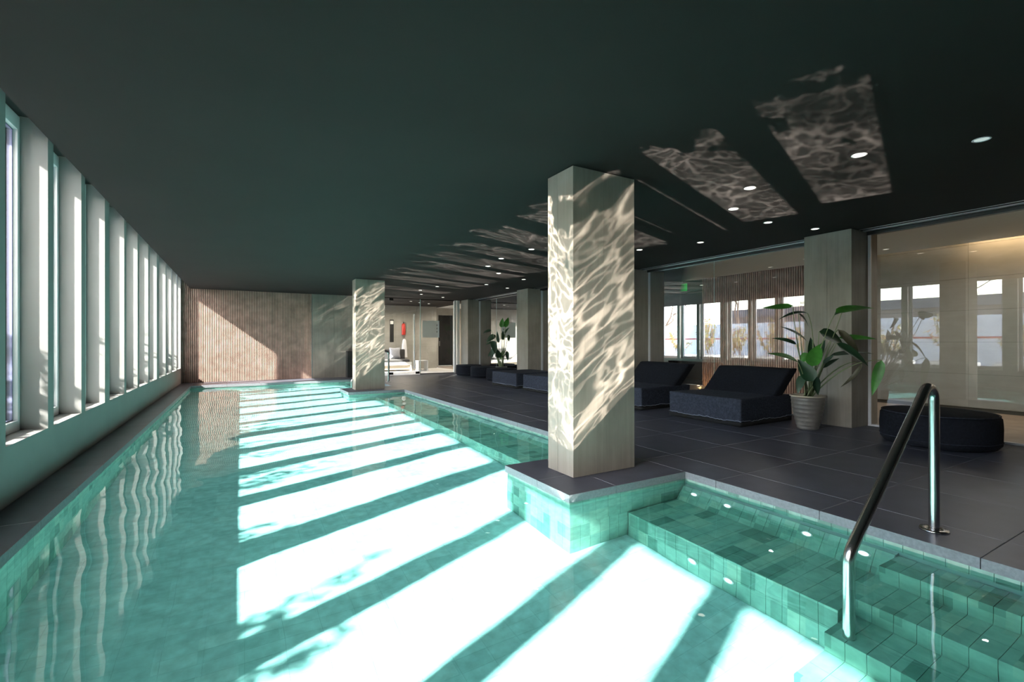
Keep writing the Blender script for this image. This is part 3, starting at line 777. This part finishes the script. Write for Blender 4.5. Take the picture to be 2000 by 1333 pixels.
def potted(name, label, org, leaves, root, pxw, d0, pot_fn, seed):
    e = empty(name, org, label=label, cat='plant'); pot_fn(e)
    rng = random.Random(seed)
    for (base, tip, wpx, ctrl, dd, mat, sag) in leaves:
        d = d0+dd
        B = ray_pt(*base, d); T = ray_pt(*tip, d+rng.uniform(-.12, .12)*pxw); w = wpx/F_PX*d*1.02
        view = (Vector((0, 0, 1.183))-B).normalized()
        nrm = view*.75+Vector((0, 0, .6))+Vector((rng.uniform(-.3, .3), rng.uniform(-.3, .3), 0))
        m = MB(); leaf(m, B, T, w, sag, nrm)
        rebase(m, org).build('leaf', M[mat], e)
        r = Vector(root)+Vector((rng.uniform(-.06, .06), rng.uniform(-.06, .06), 0))
        c = ray_pt(*ctrl, d) if ctrl else (r*.35+B*.65)+Vector((0, 0, -.05))
        if (B-r).length > .1:
            st = MB(); st.tube(bez(r, c, B), [.008*pxw]*6+[.0045*pxw]*5, 6); rebase(st, org).build('stem', M['stem'], e)
    return e
PO = (6.62, 3.52, 0)
def near_pot(e):
    m = MB(); prof = [(.118, .002), (.125, .01), (.132, .03)]
    for k in range(22):
        t = k/21; r = .132+.066*math.sin(t*1.45)/math.sin(1.45); prof.append((r+.0034*(1 if k % 3 else -1), .035+t*.395))
    prof += [(.204, .434)]
    m.lathe(prof, 0, 0, 48); m.build('pot', M['pot'], e)
    r = MB(); r.lathe([(.203, .432), (.214, .438), (.215, .452), (.205, .456), (.192, .450), (.188, .40)], 0, 0, 48); r.build('pot_rim', M['pot_rim'], e)
    s = MB(); s.lathe([(.0, .415), (.10, .412), (.189, .405)], 0, 0, 32); s.build('soil', M['soil'], e)
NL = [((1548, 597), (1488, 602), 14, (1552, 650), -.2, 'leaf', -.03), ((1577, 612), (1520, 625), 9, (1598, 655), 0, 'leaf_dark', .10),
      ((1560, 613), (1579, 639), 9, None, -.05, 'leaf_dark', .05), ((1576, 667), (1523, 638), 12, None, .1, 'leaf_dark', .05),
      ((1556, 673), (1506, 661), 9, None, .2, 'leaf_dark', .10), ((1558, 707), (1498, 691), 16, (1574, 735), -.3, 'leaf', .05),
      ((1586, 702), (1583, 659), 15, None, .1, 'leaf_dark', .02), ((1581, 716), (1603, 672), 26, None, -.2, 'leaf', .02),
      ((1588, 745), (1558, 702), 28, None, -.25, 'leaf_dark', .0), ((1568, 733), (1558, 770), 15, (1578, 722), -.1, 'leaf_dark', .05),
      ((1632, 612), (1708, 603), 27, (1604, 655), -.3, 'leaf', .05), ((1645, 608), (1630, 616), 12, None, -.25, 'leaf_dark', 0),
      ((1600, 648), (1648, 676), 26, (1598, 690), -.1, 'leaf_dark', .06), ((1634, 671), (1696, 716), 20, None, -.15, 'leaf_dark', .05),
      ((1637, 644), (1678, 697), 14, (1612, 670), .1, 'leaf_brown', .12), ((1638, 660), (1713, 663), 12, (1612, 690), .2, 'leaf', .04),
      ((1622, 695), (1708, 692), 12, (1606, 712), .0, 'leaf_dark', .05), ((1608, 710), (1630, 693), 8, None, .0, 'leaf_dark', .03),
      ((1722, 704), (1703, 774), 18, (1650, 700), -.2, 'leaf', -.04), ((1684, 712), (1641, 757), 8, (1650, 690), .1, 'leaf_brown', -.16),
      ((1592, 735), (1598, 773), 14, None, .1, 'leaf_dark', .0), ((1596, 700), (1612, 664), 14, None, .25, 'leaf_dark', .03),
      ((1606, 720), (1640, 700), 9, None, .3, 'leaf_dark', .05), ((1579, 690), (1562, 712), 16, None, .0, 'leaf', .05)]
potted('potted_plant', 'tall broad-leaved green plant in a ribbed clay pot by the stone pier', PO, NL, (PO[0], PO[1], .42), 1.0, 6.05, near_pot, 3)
d_ = PO; depthP = Vector(PO).dot(Vector((fw.x, fw.y, 0)))
FO = (7.18, 13.15, 0)
def far_pot(e):
    m = MB(); m.lathe([(.10, .002), (.16, .02), (.18, .36), (.185, .38), (.165, .38), (.16, .34)], 0, 0, 32); m.build('pot', M['pot'], e)
    s = MB(); s.lathe([(0, .345), (.163, .34)], 0, 0, 24); s.build('soil', M['soil'], e)
FL_ = [((979, 640), (982, 621), 9, (980, 680), 0, 'leaf', 0), ((987, 640), (993, 620), 11, (986, 680), 0, 'leaf', 0), ((960, 646), (943, 652), 6, (968, 660), 0, 'leaf_dark', .12),
       ((968, 655), (949, 669), 12, None, .2, 'leaf_dark', .04), ((965, 668), (948, 674), 6, None, 0, 'leaf_dark', .04), ((974, 670), (971, 647), 7, None, .1, 'leaf_dark', 0),
       ((982, 665), (982, 646), 7, None, 0, 'leaf_dark', 0), ((986, 652), (995, 640), 5, None, 0, 'leaf_dark', .1), ((993, 654), (994, 668), 6, None, 0, 'leaf_dark', 0),
       ((963, 666), (968, 692), 12, None, 0, 'leaf_dark', 0), ((965, 680), (959, 702), 10, None, 0, 'leaf_dark', 0), ((962, 686), (953, 697), 6, None, 0, 'leaf_dark', 0),
       ((974, 700), (971, 682), 12, None, -.1, 'leaf_dark', 0), ((979, 702), (983, 684), 10, None, .1, 'leaf', 0), ((990, 686), (992, 706), 7, (984, 678), 0, 'leaf_dark', -.05), ((980, 698), (988, 692), 7, None, 0, 'leaf_dark', 0)]
potted('potted_plant', 'distant broad-leaved plant silhouetted against the bright far glass', FO, FL_, (FO[0], FO[1], .34), 1.5, 15.0, far_pot, 5)

# ================================================================ corridor fittings
e = empty('exit_sign', (10.3, 8.75, 2.62), label='glowing green exit sign hanging over the dark corridor door', cat='sign')
MB().box(-.012, .012, -.19, .19, -.10, .10).build('sign_face', M['exit'], e)
gl_ = MB()
def stroke(mb, y, z, w, h): mb.box(-.0145, -.012, y, y+w, z, z+h)
# letters E X I T as blocks, read from -X side (y decreasing to the right)
def L_E(y): [stroke(gl_, y-.012, -.045, .012, .09)]+[stroke(gl_, y-.05, z, .04, .012) for z in (-.045, -.006, .033)]
def bar(y0, z0, y1, z1): gl_.tube([(-.0132, y0, z0), (-.0132, y1, z1)], .006, 4)
L_E(.135); bar(.06, -.04, .02, .04); bar(.02, -.04, .06, .04); stroke(gl_, -.015, -.045, .012, .09); stroke(gl_, -.105, .033, .06, .012); stroke(gl_, -.081, -.045, .012, .09)
gl_.build('lettering', M['exit_mark'], e)
MB().box(-.004, .004, -.1, -.09, .1, .17).build('hanger', M['frame_dark'], e); MB().box(-.004, .004, .09, .1, .1, .17).build('hanger', M['frame_dark'], e)
e = empty('smoke_detector', (9.4, 8.15, 2.79), label='small white smoke detector on the corridor ceiling near the exit sign', cat='detector')
MB().lathe([(.055, 0), (.055, -.02), (.035, -.045), (0, -.048)], 0, 0, 24).build('housing', M['white'], e)
MB().lathe([(.030, -.046), (.028, -.056), (0, -.058)], 0, 0, 16).build('sensor', M['frame_white'], e)
e = empty('wall_thermostat', (XC, 9.32, 2.18), label='small dark control box high on the corridor wall left of the exit door', cat='control box')
MB().box(-.02, 0, -.05, .05, -.11, .11).build('housing', M['frame_dark'], e, .004); MB().box(-.024, -.02, -.03, .03, -.03, .06).build('dial', M['alu'], e)
e = empty('wall_socket', (XC, 2.35, .34), label='small white wall socket low at the right edge of the corridor wall', cat='socket')
MB().box(-.01, 0, -.045, .045, -.06, .06).build('plate', M['white'], e, .003); MB().box(-.013, -.01, -.02, .02, -.02, .02).build('outlet', M['frame_white'], e)
e = empty('floor_spotlight', (10.3, 8.2, 0), label='small warm floor light glowing beside the corridor door', cat='lamp')
MB().lathe([(.05, 0), (.05, .02), (.04, .03)], 0, 0, 16).build('ring', M['alu'], e); MB().lathe([(.04, .028), (0, .03)], 0, 0, 16).build('lens', M['led'], e)
pt('floor_spot_light', (10.35, 8.2, .06), 2.5, (1, .6, .25), .03)

# lobby furniture: white daybed, towel rail, extinguisher, side cube
e = empty('white_daybed', (4.2, 18.3, 0), label='white framed daybed with beige seat seen through the glass entrance', cat='daybed')
MB().box(.0, 1.72, .0, .06, .30, .36).build('frame', M['white'], e); MB().box(.0, 1.72, 0, 1.0, .24, .30).build('frame', M['white'], e, .01)
MB().box(.0, 1.72, 0.06, 1.0, .06, .24).build('skirt', M['beige'], e)
for x, y in ((0, 0), (1.67, 0), (0, .95), (1.67, .95)): MB().box(x, x+.05, y, y+.05, 0, .3).build('leg', M['white'], e)
MB().box(.05, 1.68, .1, .84, .36, .46).build('mattress', M['grey_cloth'], e, .03)
MB().box(.3, 1.72, .86, 1.08, .30, .86).build('backrest', M['grey_cloth'], e, .04)
MB().add([(.0, .02, .36), (.55, .02, .36), (.0, .02, .82), (.0, .10, .36), (.55, .10, .36), (.0, .10, .82)], [(0, 1, 2), (3, 5, 4), (0, 2, 5, 3), (1, 4, 5, 2), (0, 3, 4, 1)]).build('arm_panel', M['white'], e)
def cushion(x, y, z, rx, rz, label):
    m = MB(); n = 14; vs = []; fs = []
    for s in (1, -1):
        b = len(vs)
        for i in range(n+1):
            for j in range(n+1):
                u, v = -1+2*i/n, -1+2*j/n; h = .085*((1-u**4)*(1-v**4))**.6
                k = 1-.10*(1-abs(u*v))*max(abs(u), abs(v))
                vs.append((u*.23*k, v*.23*k, s*h))
        for i in range(n):
            for j in range(n):
                a = b+i*(n+1)+j; q = (a, a+1, a+n+2, a+n+1); fs.append(q if s < 0 else tuple(reversed(q)))
    m.add(vs, fs, 0, True); o = m.build('cushion', M['cushion'], None); o.location = (x, y, z); o.rotation_euler = (rx, 0, rz)
    tag(o, label, 'cushion')
cushion(5.45, 19.03, .70, math.radians(84), math.radians(6), 'light grey cushion leaning on the lobby daybed')
e = empty('side_cube', (6.1, 18.0, 0), label='open white cube side table beside the daybed in the lobby', cat='side table')
for a in ((0, .03, 0, .4, 0, .42), (.37, .4, 0, .4, 0, .42)): MB().box(*a).build('side_panel', M['white'], e)
MB().box(.03, .37, 0, .4, .39, .42).build('top', M['white'], e); MB().box(.03, .37, 0, .4, 0, .03).build('base', M['white'], e)
e = empty('fire_extinguisher', (6.02, 19.70, 1.45), label='red fire extinguisher on the lobby wall behind the glass door', cat='extinguisher')
MB().lathe([(0, 0), (.075, .005), (.08, .03), (.08, .42), (.06, .48), (.02, .5)], 0, 0, 24).build('cylinder', M['red'], e)
MB().box(-.02, .02, -.02, .02, .5, .56).build('valve', M['frame_dark'], e); MB().tube([(.02, 0, .54), (.10, 0, .52), (.11, 0, .3), (.09, 0, .1)], .01, 6).build('hose', M['frame_dark'], e)
e = empty('notice_panel', (5.45, 19.77, 1.35), label='narrow dark framed notice on the lobby wall left of the extinguisher', cat='notice')
MB().box(0, .17, 0, .012, -.2, .75).build('frame', M['frame_dark'], e); MB().box(.02, .15, -.002, 0, .56, .70).build('sheet', M['white'], e)
e = empty('hanging_robe', (6.05, 19.70, .5), label='white robe hanging below the red extinguisher in the lobby', cat='robe')
m = MB(); m.lathe([(.03, .78), (.07, .74), (.10, .5), (.12, .2), (.13, .0)], 0, 0, 20); m.v = [(x*(1+.25*math.sin(9*math.atan2(y, x))*(1-z/.8)), y*.5, z) for x, y, z in m.v]; m.build('cloth', M['robe'], e)
MB().tube([(0, 0, .78), (0, .02, .84), (0, .06, .84)], .006, 6).build('hook', M['alu'], e)
# dark cabinet end beside the far column
o = MB().box(3.03, 3.20, YB-.30, YB-.016, 0, .86).build('black_cabinet', M['frame_dark'], None, .004); tag(o, 'slim black cabinet against the far stone wall, left of the far column', 'cabinet')

# ================================================================ outdoors
gr = struct('ground', MB().box(-60, XO, -40, 60, -.5, -.1), M['terrace'])
o = struct('trim_2', MB().box(-9.2, -9.0, -30, 45, -.1, 2.15), M['concrete']); MB().box(-9.0, -8.97, -30, 45, 1.28, 1.34).build('red_band', M['red'], o)
def planter(y, k):
    x = -2.62
    e = empty('planter', (x, y, -.1), label='pale concrete planter box on the terrace outside the windows', cat='planter', group='terrace planters outside the windows')
    c = MB(); c.box(-.28, .28, -.55, .55, 0, .68); c.build('box', M['concrete'], e, .02)
    MB().box(-.24, .24, -.51, .51, .68, .685).build('soil', M['soil'], e)
    b = empty('shrub', (x, y, .60), label='sparse olive shrub growing in a terrace planter outside', cat='shrub', group='shrubs on the terrace')
    rng = random.Random(k); hm_ = (1.0, 1.3, .85, 1.2)[k % 4]; st = MB(); lf = MB()
    for i in range(22):
        a = rng.uniform(0, 6.28); r = rng.uniform(.1, .55); h = rng.uniform(.45, 1.25)*hm_
        p = [(0+rng.uniform(-.1, .1), rng.uniform(-.3, .3), 0), (r*.4*math.cos(a), r*.8*math.sin(a), h*.6), (r*.7*math.cos(a), r*1.15*math.sin(a), h)]
        B = bez(*p, 6); st.tube(B, .006, 4, cap=False)
        for q in B[2:]:
            if q.z < .2: continue
            for _ in range(7):
                d = Vector((rng.gauss(0, 1), rng.gauss(0, 1), rng.gauss(0, .8))).normalized(); w = rng.uniform(.05, .10)
                leaf(lf, q, q+d*w*1.5, w*.45, 0, (rng.gauss(0, 1), rng.gauss(0, 1), 1), .2, 3, mi=0 if rng.random() < .7 else 1)
    st.build('stems', M['bark'], b); lo = lf.build('foliage', [M['shrub'], M['shrub_red']], b); lo['kind'] = 'stuff'
for k in range(15): planter(-5.2+k*1.45, k)
def bare_tree(x, y, h, seed, label):
    e = empty('bare_tree', (x, y, -.1), label=label, cat='tree', group='bare winter trees beyond the terrace wall')
    rng = random.Random(seed); tr = MB(); br = MB()
    def grow(p, d, L, r, lev):
        q = p+d*L; mid = (p+q)/2+Vector((rng.gauss(0, .06), rng.gauss(0, .06), 0))*L
        (tr if lev == 0 else br).tube([p, mid, q], [r, r*.85, r*.65], 6 if lev < 2 else 3, cap=False)
        if lev < 5:
            for _ in range(3 if lev < 4 else 2):
                dd = (d+Vector((rng.gauss(0, .55), rng.gauss(0, .55), rng.gauss(.1, .3)))).normalized(); grow(q, dd, L*rng.uniform(.6, .8), r*.6, lev+1)
    grow(Vector((0, 0, 0)), Vector((0, 0, 1)), h*.3, .09, 0); tr.build('trunk', M['bark'], e); b = br.build('branches', M['bark'], e); b['kind'] = 'stuff'
for k, (x, y, h) in enumerate(((-13, -6, 7.5), (-14, 1, 8), (-12.5, 7, 7), (-15, 13, 8), (-13, 19, 7.5), (-14, 26, 8))): bare_tree(x, y, h, k, 'bare branched winter tree standing beyond the pale terrace wall')
for k, (x, y0, y1, z, lab) in enumerate(((-32, -30, 2, 3.68, 'long low brown building beyond the trees, southern block'), (-34, 6, 34, 4.75, 'long brown building with grey roof beyond the trees, northern block'))):
    e = empty('low_building', (x, y0, -.1), label=lab, cat='building')
    MB().box(-8, 0, 0, y1-y0, 0, z-.8).build('wall', M['brown_wall'], e); MB().box(-8.5, .5, -.5, y1-y0+.5, z-.8, z).build('roof', M['roof'], e)
    for j in range(int((y1-y0)/4)): f = MB().box(0, .05, 1.5+j*4, 3+j*4, 1.2, 2.6).build('window', M['frame_white'], e); MB().box(.05, .07, 1.6+j*4, 2.9+j*4, 1.3, 2.5).build('pane', M['gasket'], f)
print('pool tile parts', count[0])
